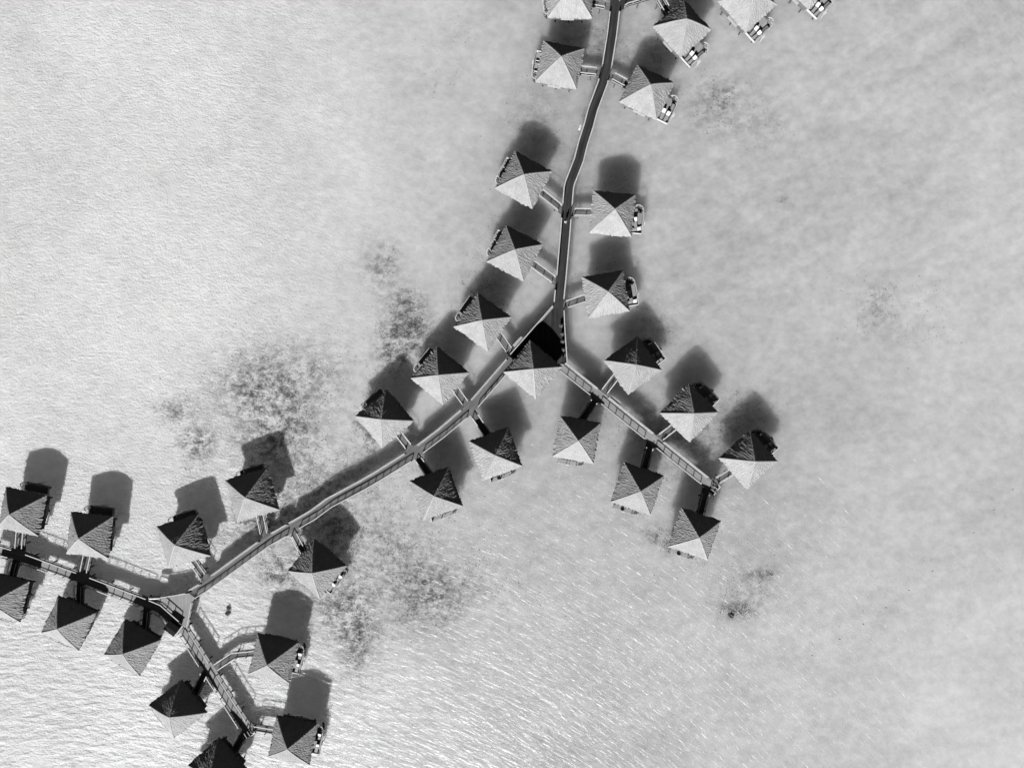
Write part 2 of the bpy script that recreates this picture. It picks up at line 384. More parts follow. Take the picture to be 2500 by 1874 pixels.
# ------------------------------------------------------------------ thatched bungalow
def prof(v): return RISE * (1 - v) + 0.12 * math.sin(math.pi * v ** 0.9) - 0.22 * (1 - v) ** 5
def roof_mesh(seed):
    rnd = random.Random(seed); mb = MB(); NC, NR = 76, 40; half = 4.6
    V = {}
    def pt(f, i, j):
        v = j / NR; u = -1 + 2 * i / NC
        lat = u * v * half; edge = 1 - abs(u) ** 6
        so = Vector((lat * 1.0, v * 5.0, seed * 7.3 + f * 31.7))
        st = noise.noise(Vector((so.x * 3.6, so.y * 1.1, so.z))) * 0.5 + noise.noise(Vector((so.x * 6.3, so.y * 4.2, so.z + 9))) * 0.6
        lump = noise.noise(Vector((so.x * 0.6, so.y * 0.6, so.z + 4)))
        disp = (0.095 * st + 0.05 * lump) * edge * min(1, v * 4)
        ev = max(0, (v - 0.88) / 0.12)
        teeth = noise.noise(Vector((lat * 2.3, 0.3, so.z + 2))) * 0.24 + noise.noise(Vector((lat * 5, 0.7, so.z + 3))) * 0.16 + noise.noise(Vector((lat * 0.35, 0.1, so.z + 5))) * 0.12
        out = v * half + teeth * ev * (0.4 + 0.6 * edge)
        z = prof(v)
        nx, nz = 0.65, 0.76
        return (out + disp * nx, lat + 0.0, z + disp * nz - 0.10 * ev)
    for f in range(4):
        co, si = [(1, 0), (0, 1), (-1, 0), (0, -1)][f]
        rotp = lambda p: (p[0] * co - p[1] * si, p[0] * si + p[1] * co, p[2])
        g = [[rotp(pt(f, i, j)) for i in range(NC + 1)] for j in range(NR + 1)]
        for j in range(NR):
            for i in range(NC):
                uv = [((-1 + 2 * a / NC) * bq / NR * half + f * 20, bq / NR * 6) for a, bq in ((i, j), (i, j + 1), (i + 1, j + 1), (i + 1, j))]
                if j == 0: mb.quad([g[0][i], g[1][i], g[1][i + 1]], uv[:3])
                else: mb.quad([g[j][i], g[j + 1][i], g[j + 1][i + 1], g[j][i + 1]], uv)
        for i in range(NC):                                       # eave lip and soffit
            p, q = g[NR][i], g[NR][i + 1]
            lo = lambda a: (a[0] * 0.985, a[1] * 0.985, -0.28); inn = lambda a: (a[0] * 0.72, a[1] * 0.72, 0.55)
            mb.quad([p, lo(p), lo(q), q], [(0, 0), (0, .3), (.1, .3), (.1, 0)]); mb.quad([lo(p), inn(p), inn(q), lo(q)], [(0, 0), (0, 1), (.1, 1), (.1, 0)])
    return mb.mesh("roof", M['thatch'])
def ridge_mesh(seed):
    mb = MB(); n = 26; half = 4.6
    for cx, cy in ((1, 1), (-1, 1), (-1, -1), (1, -1)):
        prev = None
        for k in range(n + 1):
            v = 0.985 * k / n
            z = prof(v)
            jit = noise.noise(Vector((cx * 3 + k * 0.9, cy * 5, seed))) * 0.06
            c = Vector((cx * v * half, cy * v * half, z + 0.02)); t = Vector((cx, cy, -RISE / half)).normalized()
            sd = t.cross(Vector((0, 0, 1))).normalized() * (0.15 + jit); up = sd.cross(t).normalized()
            ring = [c - sd - up * 0.12, c - sd * 0.6 + up * (0.01 + jit), c + sd * 0.6 + up * (0.01 + jit), c + sd - up * 0.12]
            if prev:
                for a in range(3): mb.quad([prev[a], prev[a + 1], ring[a + 1], ring[a]], [(a * .2, k * .24 - .24), (a * .2 + .2, k * .24 - .24), (a * .2 + .2, k * .24), (a * .2, k * .24)])
            prev = ring
    return mb.mesh("ridge_cap", M['ridge'], True)
ROOFS = [roof_mesh(s) for s in (1, 2, 3)]; RIDGES = [ridge_mesh(s) for s in (1, 2)]
def box_me(name, m, *bs):
    mb = MB()
    for c, d in bs: mb.box(c, d)
    return mb.mesh(name, m)
W = 3.45
FLOOR = box_me("floor", M['deck'], ((0, 0, Z_DECK - 0.12), (7.1, 7.1, 0.2)))
WALLS = box_me("wall", M['wall'], ((W, 0, Z_DECK + 1.35), (0.16, 2 * W + 0.16, 2.7)), ((-W, 0, Z_DECK + 1.35), (0.16, 2 * W + 0.16, 2.7)),
               ((0, W, Z_DECK + 1.35), (2 * W - 0.16, 0.16, 2.7)), ((0, -W, Z_DECK + 1.35), (2 * W - 0.16, 0.16, 2.7)))
BAY = box_me("bay_ledge", M['cabinet'], ((0, 0, Z_DECK + 0.45), (2.8, 0.30, 0.8)))
DOOR = box_me("door", M['door'], ((0, 0, Z_DECK + 1.05), (0.08, 1.0, 2.1)))
GDOOR = box_me("glass_door", M['glass'], ((0, 0, Z_DECK + 1.1), (0.08, 2.6, 2.1)))
WINF = box_me("window", M['rail'], ((0, 0.7, Z_DECK + 1.6), (0.07, 0.08, 1.1)), ((0, -0.7, Z_DECK + 1.6), (0.07, 0.08, 1.1)),
              ((0, 0, Z_DECK + 2.11), (0.07, 1.32, 0.08)), ((0, 0, Z_DECK + 1.09), (0.07, 1.32, 0.08)))
WING = box_me("pane", M['glass'], ((0, 0, Z_DECK + 1.6), (0.04, 1.32, 0.94)))
HPILE = MB(); HPILE.cyl((0, 0), 0.17, -1.9, Z_DECK - 0.22, 8); HPILE = HPILE.mesh("pile", M['pile'], True)
# terrace, outward = +x, curved stair end = +y
tb = MB()
def planks(mb, x0, x1, y0, y1, z, th=0.16):
    mb.quad([(x0, y0, z), (x1, y0, z), (x1, y1, z), (x0, y1, z)], [(x0, y0), (x1, y0), (x1, y1), (x0, y1)])
    mb.quad([(x0, y0, z - th), (x0, y1, z - th), (x1, y1, z - th), (x1, y0, z - th)])
    c = [(x0, y0), (x1, y0), (x1, y1), (x0, y1)]
    for k in range(4):
        a, d = c[k], c[(k + 1) % 4]; mb.quad([(a[0], a[1], z - th), (d[0], d[1], z - th), (d[0], d[1], z), (a[0], a[1], z)])
planks(tb, 3.76, 6.85, -3.1, 1.3, Z_DECK - 0.03); planks(tb, 3.76, 5.7, 1.302, 2.2, Z_DECK - 0.03)
TERR = tb.mesh("terrace", M['tdeck'])
tr = MB()
tr.box((6.84, -0.95, Z_DECK + 0.95), (0.12, 4.3, 0.08))
tr.box((6.84, -0.95, Z_DECK + 0.5), (0.05, 4.3, 0.05))
for y in (-3.0, -1.0, 1.1): tr.box((6.84, y, Z_DECK + 0.45), (0.1, 0.1, 0.92))
TRAIL = tr.mesh("terrace_railing", M['rail'])
TSCR = box_me("end_screen", M['white'], ((5.35, -3.08, Z_DECK + 0.2), (2.9, 0.14, 0.46)))
TBENCH = box_me("side_bench", M['tdeck'], ((6.35, 0.05, Z_DECK + 0.3), (0.75, 2.4, 0.1)), ((6.35, -0.9, Z_DECK + 0.12), (0.6, 0.1, 0.27)), ((6.35, 1.0, Z_DECK + 0.12), (0.6, 0.1, 0.27)))
ar = MB(); prev = None
for k in range(15):
    a = R(-25 + 160 * k / 14); p = Vector((5.65 + 1.12 * math.cos(a), 1.75 + 1.12 * math.sin(a), Z_DECK + 0.9 - 0.45 * k / 14))
    if prev is not None: ar.bar(prev, p, 0.13, 0.10)
    if k % 4 == 0: ar.bar(p, Vector((p.x, p.y, p.z - 1.1)), 0.07, 0.07); ar.bar(p, Vector((5.65 + 0.75 * math.cos(a), 1.75 + 0.75 * math.sin(a), p.z)), 0.06, 0.06)
    prev = p
ARC = ar.mesh("curved_handrail", M['white'])
st = MB()
for k in range(6):
    a = R(-10 + 24 * k); c = (5.65 + 0.62 * math.cos(a), 1.75 + 0.62 * math.sin(a), Z_DECK - 0.25 - 0.27 * k)
    st.box(c, (0.95, 0.32, 0.06), a)
st.cyl((5.65, 1.75), 0.09, -1.8, Z_DECK + 0.2, 8)
STAIR = st.mesh("spiral_stair", M['pile'])
ld = MB()
for y in (-0.28, 0.28): ld.bar((7.25, y - 0.7, -1.5), (7.05, y - 0.7, Z_DECK + 0.7), 0.06, 0.06)
for k in range(5): ld.bar((7.2, -0.98, -0.4 + 0.35 * k), (7.2, -0.42, -0.4 + 0.35 * k), 0.05, 0.05)
ld.box((7.2, -0.7, Z_DECK - 0.05), (0.5, 0.7, 0.06))
LADDER = ld.mesh("ladder", M['white'])
WIDE = (3, 4, 5, 6, 8, 10, 14, 15, 16)
def bungalow(idx, c, rot, size, label, terrace=True):
    root = local_root("thatched_bungalow", (c.x, c.y, 0), rot)
    tag(root, label, "bungalow", "thatched bungalows on stilts over the lagoon")
    s = size / 9.2
    rf = link("roof", ROOFS[idx % 3], root, (0, 0, Z_EAVE), R(90 * (idx // 3 % 4))); rf.scale = (s, s, 1)
    link("ridge_cap", RIDGES[idx % 2], rf)
    link("wall", WALLS, root); link("floor", FLOOR, root)
    for x in (-2.9, 0, 2.9):
        for y in (-2.9, 0, 2.9): link("pile", HPILE, root, (x, y, 0))
    for sg in (-1, 1): link("bay_ledge", BAY, root, (0.4, sg * (W + 0.235), 0))
    d = link("door", DOOR, root, (-W - 0.12, 0, 0))
    g = link("glass_door", GDOOR, root, (W + 0.12, 0, 0))
    for x, y, r in ((-W - 0.11, 2.2, 0), (-W - 0.11, -2.2, 0), (-2.0, W + 0.11, 90), (-2.0, -W - 0.11, 90)):
        w = link("window", WINF, root, (x, y, 0), R(r)); link("pane", WING, w)
    if terrace:
        t = link("terrace", TERR, root)
        wide = idx in WIDE
        if not wide: t.scale = (0.6, 1, 1); t.location = (3.76 * 0.4, 0, 0)
        link("terrace_railing", TRAIL, t); link("end_screen", TSCR, t); link("curved_handrail", ARC, t)
        link("spiral_stair", STAIR, t); link("ladder", LADDER, t)
        if wide: link("side_bench", TBENCH, t)
        for x, y in ((6.0, -2.0), (6.0, 0.7)) if wide else ((4.9, -2.2), (4.9, 0.7)): link("pile", HPILE, root, (x, y, 0))
    return root

# number: (region, four eave corners, outward image direction, words that place it)
HUTS = {
 1: ('A', [(515, -232), (925, -225), (912, 158), (497, 155)], (-1, 0), "on the left of the dark upper walkway, cut by the top edge"),
 2: ('A', [(460, 368), (837, 438), (775, 812), (390, 727)], (-1, .2), "second down on the left of the dark upper walkway"),
 3: ('A', [(1310, 583), (1646, 745), (1490, 1087), (1147, 910)], (.9, .4), "second down on the right of the dark upper walkway, loungers on terrace"),
 4: ('A', [(1722, 5), (1980, 270), (1705, 517), (1453, 230)], (.7, .7), "first down on the right of the dark upper walkway, pale roof"),
 5: ('B', [(470, -235), (722, 45), (450, 292), (200, 10)], (.7, .7), "with its upper part cut by the top edge, second from the right"),
 6: ('B', [(1010, -440), (1270, -185), (1012, 82), (748, -175)], (.7, .7), "farthest right at the top edge, only a corner and terrace in view"),
 7: ('C', [(575, 103), (912, 290), (738, 637), (400, 435)], (-.85, -.5), "third down on the left of the dark upper walkway"),
 8: ('C', [(1288, 458), (1663, 490), (1627, 882), (1243, 846)], (1, 0), "third down on the right of the dark upper walkway"),
 9: ('C', [(500, 768), (827, 945), (660, 1282), (323, 1100)], (-.85, -.5), "fourth down on the left of the dark upper walkway"),
 10: ('C', [(1552, 1178), (1613, 1545), (1240, 1610), (1178, 1235)], (1, -.2), "fourth down on the right of the dark upper walkway"),
 11: ('D', [(610, 133), (915, 350), (705, 648), (398, 430)], (-.85, -.5), "first below the fork on the upper side of the long left walkway"),
 12: ('D', [(235, 618), (538, 852), (308, 1133), (13, 882)], (-.7, -.6), "second below the fork on the upper side of the long left walkway"),
 13: ('D', [(1080, 573), (1358, 800), (1132, 1062), (863, 838)], (.7, .7), "in the centre, its shadow blackening the triangular deck"),
 14: ('E', [(757, 93), (978, 377), (680, 597), (463, 285)], (.7, -.7), "nearest the fork on the upper side of the right walkway"),
 15: ('E', [(1220, 513), (1497, 755), (1232, 1027), (958, 760)], (.7, -.7), "middle one on the upper side of the right walkway"),
 16: ('E', [(1772, 922), (2028, 1202), (1750, 1452), (1488, 1165)], (.7, -.7), "farthest right, by the outer end of the right walkway"),
 17: ('E', [(65, 788), (422, 860), (370, 1222), (-3, 1152)], (0, 1), "nearest the fork on the lower side of the right walkway"),
 18: ('K', [(263, 178), (632, 300), (517, 662), (148, 522)], (-.3, 1), "middle one on the lower side of the right walkway"),
 19: ('K', [(780, 588), (1145, 707), (1027, 1062), (663, 927)], (-.3, 1), "below the outer end of the right walkway, lowest on that side"),
 20: ('F', [(532, 183), (778, 467), (490, 718), (243, 425)], (-.7, -.7), "third below the fork on the upper side of the long left walkway"),
 21: ('F', [(1622, 528), (1750, 867), (1397, 1007), (1277, 650)], (.4, .9), "first below the fork on the lower side of the long left walkway"),
 22: ('F', [(1097, 878), (1212, 1227), (856, 1372), (733, 1005)], (.4, .9), "second below the fork on the lower side of the long left walkway"),
 23: ('G', [(560, 362), (668, 757), (290, 872), (188, 485)], (-.2, -.95), "fourth below the fork on the upper side of the long left walkway"),
 24: ('G', [(977, 1018), (1290, 1257), (1030, 1543), (738, 1300)], (.74, .66), "third below the fork on the lower side of the long left walkway"),
 25: ('H', [(1408, 830), (1790, 712), (1893, 1092), (1515, 1207)], (-.3, -.95), "last on the upper side of the long left walkway, by lower fork"),
 26: ('H', [(630, 690), (1022, 745), (978, 1114), (597, 1072)], (.1, -1), "second from the left edge, above the far left walkway"),
 27: ('H', [(50, 462), (422, 555), (346, 914), (-18, 845)], (.2, -1), "nearest the left edge, above the far left walkway"),
 28: ('I', [(-112, 165), (252, 270), (186, 624), (-170, 520)], (-.3, .95), "cut by the left edge, below the far left walkway"),
 29: ('I', [(515, 378), (857, 550), (715, 874), (383, 700)], (-.46, .89), "middle of three below the far left walkway"),
 30: ('I', [(1115, 583), (1444, 795), (1270, 1102), (935, 905)], (-.46, .89), "rightmost of three below the far left walkway"),
 31: ('J', [(525, 872), (758, 1165), (470, 1383), (227, 1085)], (-.75, .65), "upper one on the left of the lower left walkway"),
 32: ('J', [(1190, 448), (1598, 540), (1505, 887), (1122, 806)], (1, .2), "upper one on the right of the lower left walkway"),
 33: ('J', [(1370, 1183), (1758, 1270), (1690, 1627), (1302, 1546)], (1, .2), "lower one on the right of the lower left walkway"),
 34: ('J', [(872, 1408), (1105, 1650), (828, 1880), (592, 1643)], (-.7, .7), "cut by the bottom edge, left of the lower left walkway"),
}
SHORT = {1: "top edge bungalow left of upper walkway", 2: "second bungalow down left of upper walkway", 3: "second bungalow down right of upper walkway",
 4: "first bungalow down right of upper walkway", 5: "second rightmost bungalow at top edge", 6: "rightmost bungalow at top edge",
 7: "third bungalow down left of upper walkway", 8: "third bungalow down right of upper walkway", 9: "fourth bungalow down left of upper walkway",
 10: "fourth bungalow down right of upper walkway", 11: "first bungalow above long left walkway", 12: "second bungalow above long left walkway",
 14: "first bungalow above right walkway", 15: "middle bungalow above right walkway", 16: "farthest right bungalow above right walkway",
 17: "first bungalow below right walkway", 18: "middle bungalow below right walkway", 19: "last bungalow below right walkway",
 20: "third bungalow above long left walkway", 21: "first bungalow below long left walkway", 22: "second bungalow below long left walkway",
 23: "fourth bungalow above long left walkway", 24: "third bungalow below long left walkway", 25: "last bungalow above long left walkway",
 26: "second bungalow above far left walkway", 27: "leftmost bungalow above far left walkway", 28: "left edge bungalow below far left walkway",
 29: "middle bungalow below far left walkway", 30: "rightmost bungalow below far left walkway", 31: "upper bungalow left of lower left walkway",
 32: "upper bungalow right of lower left walkway", 33: "lower bungalow right of lower left walkway", 34: "bottom edge bungalow left of lower left walkway"}
POSE = {}
for h, (rg, cs, ov, words) in HUTS.items():
    w = [zp(rg, x, y, Z_EAVE) for x, y in cs]; c = sum(w, Vector()) / 4
    acc = 0j; side = 0
    for i in range(4):
        e = w[(i + 1) % 4] - w[i]; side += e.length / 4; a = math.atan2(e.y, e.x); acc += complex(math.cos(4 * a), math.sin(4 * a))
    th = math.atan2(acc.imag, acc.real) / 4; tgt = math.atan2(-ov[1], ov[0])
    best = min((th + k * math.pi / 2 for k in range(4)), key=lambda t: -math.cos(t - tgt))
    POSE[h] = (c, best, side)
    bungalow(h, c, best, min(9.7, max(8.8, side)) , "thatched stilt bungalow " + words, terrace=(h != 13))

# ------------------------------------------------------------------ walkways
def poly(r, *p): return [zp(r, x, y) for x, y in p]
UP = [zp('A', 1165, -220)] + poly('A', (1118, 0), (1098, 160), (1078, 330), (1035, 600), (1012, 685), (997, 760), (908, 1000), (868, 1150), (820, 1300), (782, 1450)) \
     + poly('C', (1072, 400), (1060, 450), (1043, 650), (1028, 850), (993, 1250), (970, 1480)) + poly('D', (1338, 262))
LEFT = poly('D', (942, 712), (553, 1160)) + poly('F', (1026, 575), (786, 755), (465, 955), (323, 1038), (170, 1120), (20, 1200)) \
     + poly('G', (990, 785), (560, 1035), (0, 1440)) + poly('H', (1740, 1427))
FAR = poly('H', (-60, 1018), (190, 1092), (400, 1168), (780, 1305), (1340, 1517)) + poly('I', (1440, 490), (1600, 630))
LOW = poly('J', (545, 400), (1125, 1310))
RIGHT = poly('E', (85, 350), (1425, 1425))
BRANCH = poly('A', (1125, 70), (1205, 18), (1418, -45), (1700, -128))
BR = {1: ('A', [(1065, 62), (930, 38)]), 2: ('A', [(985, 663), (815, 645)]), 3: ('A', [(1050, 680), (1210, 765)]), 4: ('A', [(1475, -60), (1570, 105)]),
 7: ('C', [(1020, 655), (815, 490)]), 8: ('C', [(1065, 662), (1260, 666)]), 9: ('C', [(965, 1295), (740, 1130)]), 10: ('C', [(1000, 1503), (1210, 1432)]),
 11: ('D', [(920, 680), (810, 522)]), 12: ('D', [(530, 1155), (425, 1008)]), 20: ('F', [(760, 735), (645, 585)]), 21: ('F', [(1300, 385), (1430, 575)]),
 22: ('F', [(795, 770), (905, 930)]), 23: ('G', [(555, 1005), (512, 810)]), 24: ('G', [(790, 925), (880, 1100)]), 25: ('H', [(1865, 1300), (1760, 1150)]),
 26: ('H', [(765, 1275), (800, 1110)]), 27: ('H', [(190, 1065), (205, 890)]), 28: ('H', [(160, 1095), (110, 1290)]), 29: ('I', [(725, 240), (720, 470)]),
 30: ('I', [(1325, 465), (1305, 700)]), 31: ('J', [(765, 760), (650, 1000)]), 32: ('J', [(810, 765), (1000, 640), (1150, 625)]),
 33: ('J', [(1140, 1285), (1340, 1318)]), 34: ('J', [(1100, 1330), (1000, 1520)]), 14: ('E', [(430, 610), (565, 435)]), 15: ('E', [(925, 1010), (1085, 888)]),
 16: ('E', [(1430, 1395), (1600, 1288)]), 17: ('E', [(395, 620), (275, 800)]), 18: ('E', [(875, 1030), (820, 1250)]), 19: ('K', [(1010, 410), (955, 625)])}
BPTS = {h: [zp(r, x, y) for x, y in p] for h, (r, p) in BR.items()}
starts = [p[0] for p in BPTS.values()]

def walkway(pts, w, deck_mat, label, scr=None, cap=0.2, extra_gaps=(), gap=1.55, dz=0.0):
    pts = [p - Vector((0, 0, dz)) for p in pts]
    root = local_root("walkway", (pts[0].x, pts[0].y, 0)); o = Vector((pts[0].x, pts[0].y, 0))
    lp = [p - o for p in pts]; gp = [s - o for s in list(starts) + list(extra_gaps)]
    tag(root, label, "walkway", "timber walkways over the lagoon")
    link("deck", strip_mesh("deck", lp, w, deck_mat), root)
    for sg in (1, -1):
        line = offset_line(lp, sg * (w / 2 - 0.08))
        for run in cut_runs(line, gp, gap):
            railing(root, run, cap)
            if scr == sg: screen(root, run, sg)
    piles(root, lp, w); return root
fork1 = zp('D', 1190, 520); fork2 = zp('I', 1600, 500)
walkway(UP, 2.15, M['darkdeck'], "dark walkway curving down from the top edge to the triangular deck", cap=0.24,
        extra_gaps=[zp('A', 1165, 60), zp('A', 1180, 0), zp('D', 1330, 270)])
walkway(LEFT, 2.25, M['deck'], "long grey walkway running from the central deck down to the lower fork", scr=-1, extra_gaps=[LEFT[0]])
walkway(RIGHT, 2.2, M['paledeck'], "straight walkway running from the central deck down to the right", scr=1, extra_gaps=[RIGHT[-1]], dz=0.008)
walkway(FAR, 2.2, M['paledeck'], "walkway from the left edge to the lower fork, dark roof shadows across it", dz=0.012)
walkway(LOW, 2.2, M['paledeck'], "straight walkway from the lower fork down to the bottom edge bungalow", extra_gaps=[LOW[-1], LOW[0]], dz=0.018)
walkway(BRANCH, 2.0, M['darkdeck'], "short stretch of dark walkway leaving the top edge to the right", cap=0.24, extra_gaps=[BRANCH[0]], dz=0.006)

def bridge(h, pts):
    e = (pts[-1] - pts[-2]).normalized(); c, rot, side = POSE[h]
    pts = list(pts); reach = 1.3
    pts[-1] = pts[-1] + e * reach
    o = Vector((pts[0].x, pts[0].y, 0)); lp = [p - o - Vector((0, 0, 0.034)) for p in pts]
    root = local_root("footbridge", o); tag(root, "railed timber footbridge to the " + SHORT[h], "footbridge", "footbridges from walkways to bungalows")
    link("deck", strip_mesh("deck", lp, 1.5, M['deck'], 0.18), root)
    d0 = (lp[1] - lp[0]).normalized(); rl = [lp[0] + d0 * 1.15] + lp[1:]
    for sg in (1, -1): railing(root, offset_line(rl, sg * 0.7), 0.18, 2.1, (0.14,), M['white'])
    piles(root, [lp[0] + d0 * 2.0] + lp[1:], 1.4, 4.5)
for h, p in BPTS.items(): bridge(h, p)

# junction decks
def platform(pts, m, name, label, edges, z=Z_DECK - 0.026):
    c = sum(pts, Vector()) / len(pts); o = Vector((c.x, c.y, 0)); root = local_root(name, o)
    tag(root, label, "deck", "decks at walkway forks")
    mb = MB(); P = [(p.x - o.x, p.y - o.y, z) for p in pts]; Q = [(x, y, z - 0.25) for x, y, _ in P]
    area = sum(P[i][0] * P[(i + 1) % len(P)][1] - P[(i + 1) % len(P)][0] * P[i][1] for i in range(len(P)))
    if area < 0: P.reverse(); Q.reverse()
    mb.quad(P); mb.quad(Q[::-1])
    for i in range(len(P)):
        j = (i + 1) % len(P); mb.quad([Q[i], Q[j], P[j], P[i]])
    link("deck", mb.mesh("deck", m), root)
    for line, sc in edges:
        l = [p - o for p in line]; railing(root, l, 0.2)
        if sc: screen(root, l, sc)
    for p in pts: link("pile", PILE_ME, root, ((p.x - o.x) * 0.93, (p.y - o.y) * 0.93, 0))
    return root
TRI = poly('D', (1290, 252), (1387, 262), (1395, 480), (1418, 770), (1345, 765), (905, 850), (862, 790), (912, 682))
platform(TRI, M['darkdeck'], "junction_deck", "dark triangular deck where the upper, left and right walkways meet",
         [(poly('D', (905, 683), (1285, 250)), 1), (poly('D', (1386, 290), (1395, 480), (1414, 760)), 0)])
TRI2 = poly('I', (1345, 412), (1690, 350), (1765, 412), (1742, 430), (1700, 662), (1640, 650), (1545, 560), (1385, 440))
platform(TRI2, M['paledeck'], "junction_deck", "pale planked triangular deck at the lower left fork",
         [(poly('I', (1440, 390), (1690, 350)), 1), (poly('I', (1742, 432), (1702, 655)), 0)])

# low dark storage shed at the lower fork
c = zp('I', 1568, 660); rot = math.atan2(-(795 - 550), 330)
sh = local_root("storage_shed", (c.x, c.y, 0), rot)
tag(sh, "low black storage shed beside the lower left fork deck", "shed")
mb = MB(); planks(mb, -1.7, 1.5, -1.75, 1.1, Z_DECK - 0.045); link("deck", mb.mesh("deck", M['rail']), sh)
RZ, EZ = Z_DECK + 1.5, Z_DECK + 1.2; mb = MB()
for sy in (1, -1):
    mb.quad([(-1.35, 0, RZ), (1.35, 0, RZ), (1.35, sy * 1.1, EZ), (-1.35, sy * 1.1, EZ)])
    mb.quad([(-1.35, 0, RZ - .1), (1.35, 0, RZ - .1), (1.35, sy * 1.1, EZ - .1), (-1.35, sy * 1.1, EZ - .1)])
    mb.quad([(-1.35, sy * 1.1, EZ - .1), (1.35, sy * 1.1, EZ - .1), (1.35, sy * 1.1, EZ), (-1.35, sy * 1.1, EZ)])
    for x in (-1.35, 1.35): mb.quad([(x, 0, RZ), (x, 0, RZ - .1), (x, sy * 1.1, EZ - .1), (x, sy * 1.1, EZ)])
link("roof", mb.mesh("roof", M['darkroof']), sh)
mb = MB(); mb.box((0, 0, Z_DECK + 0.53), (2.4, 1.8, 1.1)); link("wall", mb.mesh("wall", M['darkroof']), sh)
for x in (-0.5, 0.5):
    mb = MB(); mb.box((x, -0.92, Z_DECK + 0.5), (0.9, 0.05, 0.9)); link("door", mb.mesh("door", M['door']), sh)
for x in (-1.4, 1.3): link("pile", PILE_ME, sh, (x, -1.5, 0))

# landings at the outer ends of the right and lower left walkways
def landing(a, b, label):
    """a = middle of the walkway's end, b = a point further out"""
    d = b - a; rot = math.atan2(d.y, d.x); root = local_root("boat_landing", (a.x, a.y, 0), rot)
    tag(root, label, "landing", "landings at walkway ends")
    mb = MB(); planks(mb, -0.3, 1.5, -1.25, 1.0, Z_DECK - 0.02); link("deck", mb.mesh("deck", M['deck']), root)
    for y, l in ((-1.0, 0.9), (0.65, 0.9)):
        bn = MB(); bn.box((1.4, y, Z_DECK + 0.5), (0.16, l, 0.12)); bn.box((1.05, y + (-.45 if y < 0 else .45), Z_DECK + 0.5), (0.6, 0.16, 0.12))
        bn.box((1.4, y - .35, Z_DECK + 0.22), (0.1, 0.1, 0.44)); bn.box((1.4, y + .35, Z_DECK + 0.22), (0.1, 0.1, 0.44))
        link("bench", bn.mesh("bench", M['white']), root)
    for y in (-0.55, 0.25):
        railing(root, [Vector((0.1, y, Z_DECK)), Vector((1.25, y, Z_DECK))], 0.1, 1.2)
    ldm = MB()
    for y in (-0.45, 0.15): ldm.bar((1.75, y, -1.5), (1.52, y, Z_DECK + 0.1), 0.07, 0.07)
    for k in range(5): ldm.bar((1.7, -0.45, -0.4 + 0.33 * k), (1.7, 0.15, -0.4 + 0.33 * k), 0.06, 0.06)
    link("ladder", ldm.mesh("ladder", M['rail']), root)
    for y in (-1.0, 0.8): link("pile", PILE_ME, root, (1.2, y, 0))
landing(RIGHT[-1], RIGHT[-1] + (RIGHT[-1] - RIGHT[0]).normalized(), "small landing with white benches at the end of the right walkway")
landing(LOW[-1], LOW[-1] + (LOW[-1] - LOW[0]).normalized(), "small landing with white benches at the end of the lower left walkway")

# ------------------------------------------------------------------ loungers and tables on the terraces
lf = MB()
for x in (-0.3, 0.3): lf.box((x, -0.25, 0.30), (0.06, 1.5, 0.06))
for k in range(9): lf.box((0, -0.95 + 0.17 * k, 0.33), (0.58, 0.11, 0.03))
for x in (-0.3, 0.3):
    for y in (-0.9, 0.4): lf.box((x, y, 0.15), (0.06, 0.06, 0.3))
LF = lf.mesh("frame", M['frame'])
lc = MB(); lc.bar((0, 0.42, 0.40), (0, 1.12, 0.86), 0.72, 0.12); LCU = lc.mesh("backrest", M['cushion'])
ls = MB(); ls.bar((0, -0.9, 0.38), (0, 0.4, 0.38), 0.56, 0.06); LSE = ls.mesh("seat_pad", M['frame'])
def lounger(h, x, y, r, lab):
    c, rot, s = POSE[h]; p = c + Vector((x * math.cos(rot) - y * math.sin(rot), x * math.sin(rot) + y * math.cos(rot), 0))
    root = local_root("sun_lounger", (p.x, p.y, Z_DECK - 0.03), rot + R(r))
    tag(root, lab, "sun lounger", "sun loungers on bungalow terraces")
    link("frame", LF, root); link("backrest", LCU, root); link("seat_pad", LSE, root)
for h in (2, 3, 4, 5, 6, 7, 9, 14, 15, 16, 24, 32, 33, 8, 10):
    if h in (8, 10): spots = ((5.35, -0.95, 12), (5.45, -2.3, -78 if h == 8 else -90))
    elif h in WIDE: spots = ((5.0, -1.75, 6), (6.0, -1.9, -4))
    else: spots = ((4.85, -1.9, -3), (4.9, 0.35, 3))
    lounger(h, *spots[0], ("inner" if h in WIDE else "screen end") + " white lounger, terrace of " + SHORT[h])
    lounger(h, *spots[1], ("outer" if h in WIDE else "stair end") + " white lounger, terrace of " + SHORT[h])
tb_ = MB(); tb_.cyl((0, 0), 0.42, 0.70, 0.75, 20); TT = tb_.mesh("table_top", M['black'])
tl_ = MB(); tl_.cyl((0, 0), 0.06, 0.03, 0.70, 10); tl_.cyl((0, 0), 0.28, 0, 0.04, 14); TL = tl_.mesh("pedestal", M['black'])
for h in (18, 19, 21):
    c, rot, s = POSE[h]; x, y = 5.15, -1.2; p = c + Vector((x * math.cos(rot) - y * math.sin(rot), x * math.sin(rot) + y * math.cos(rot), 0))
    root = local_root("round_table", (p.x, p.y, Z_DECK - 0.03), rot)
    tag(root, "small round black table on the terrace of " + SHORT[h], "table", "black tables on terraces")
    link("table_top", TT, root); link("pedestal", TL, root)

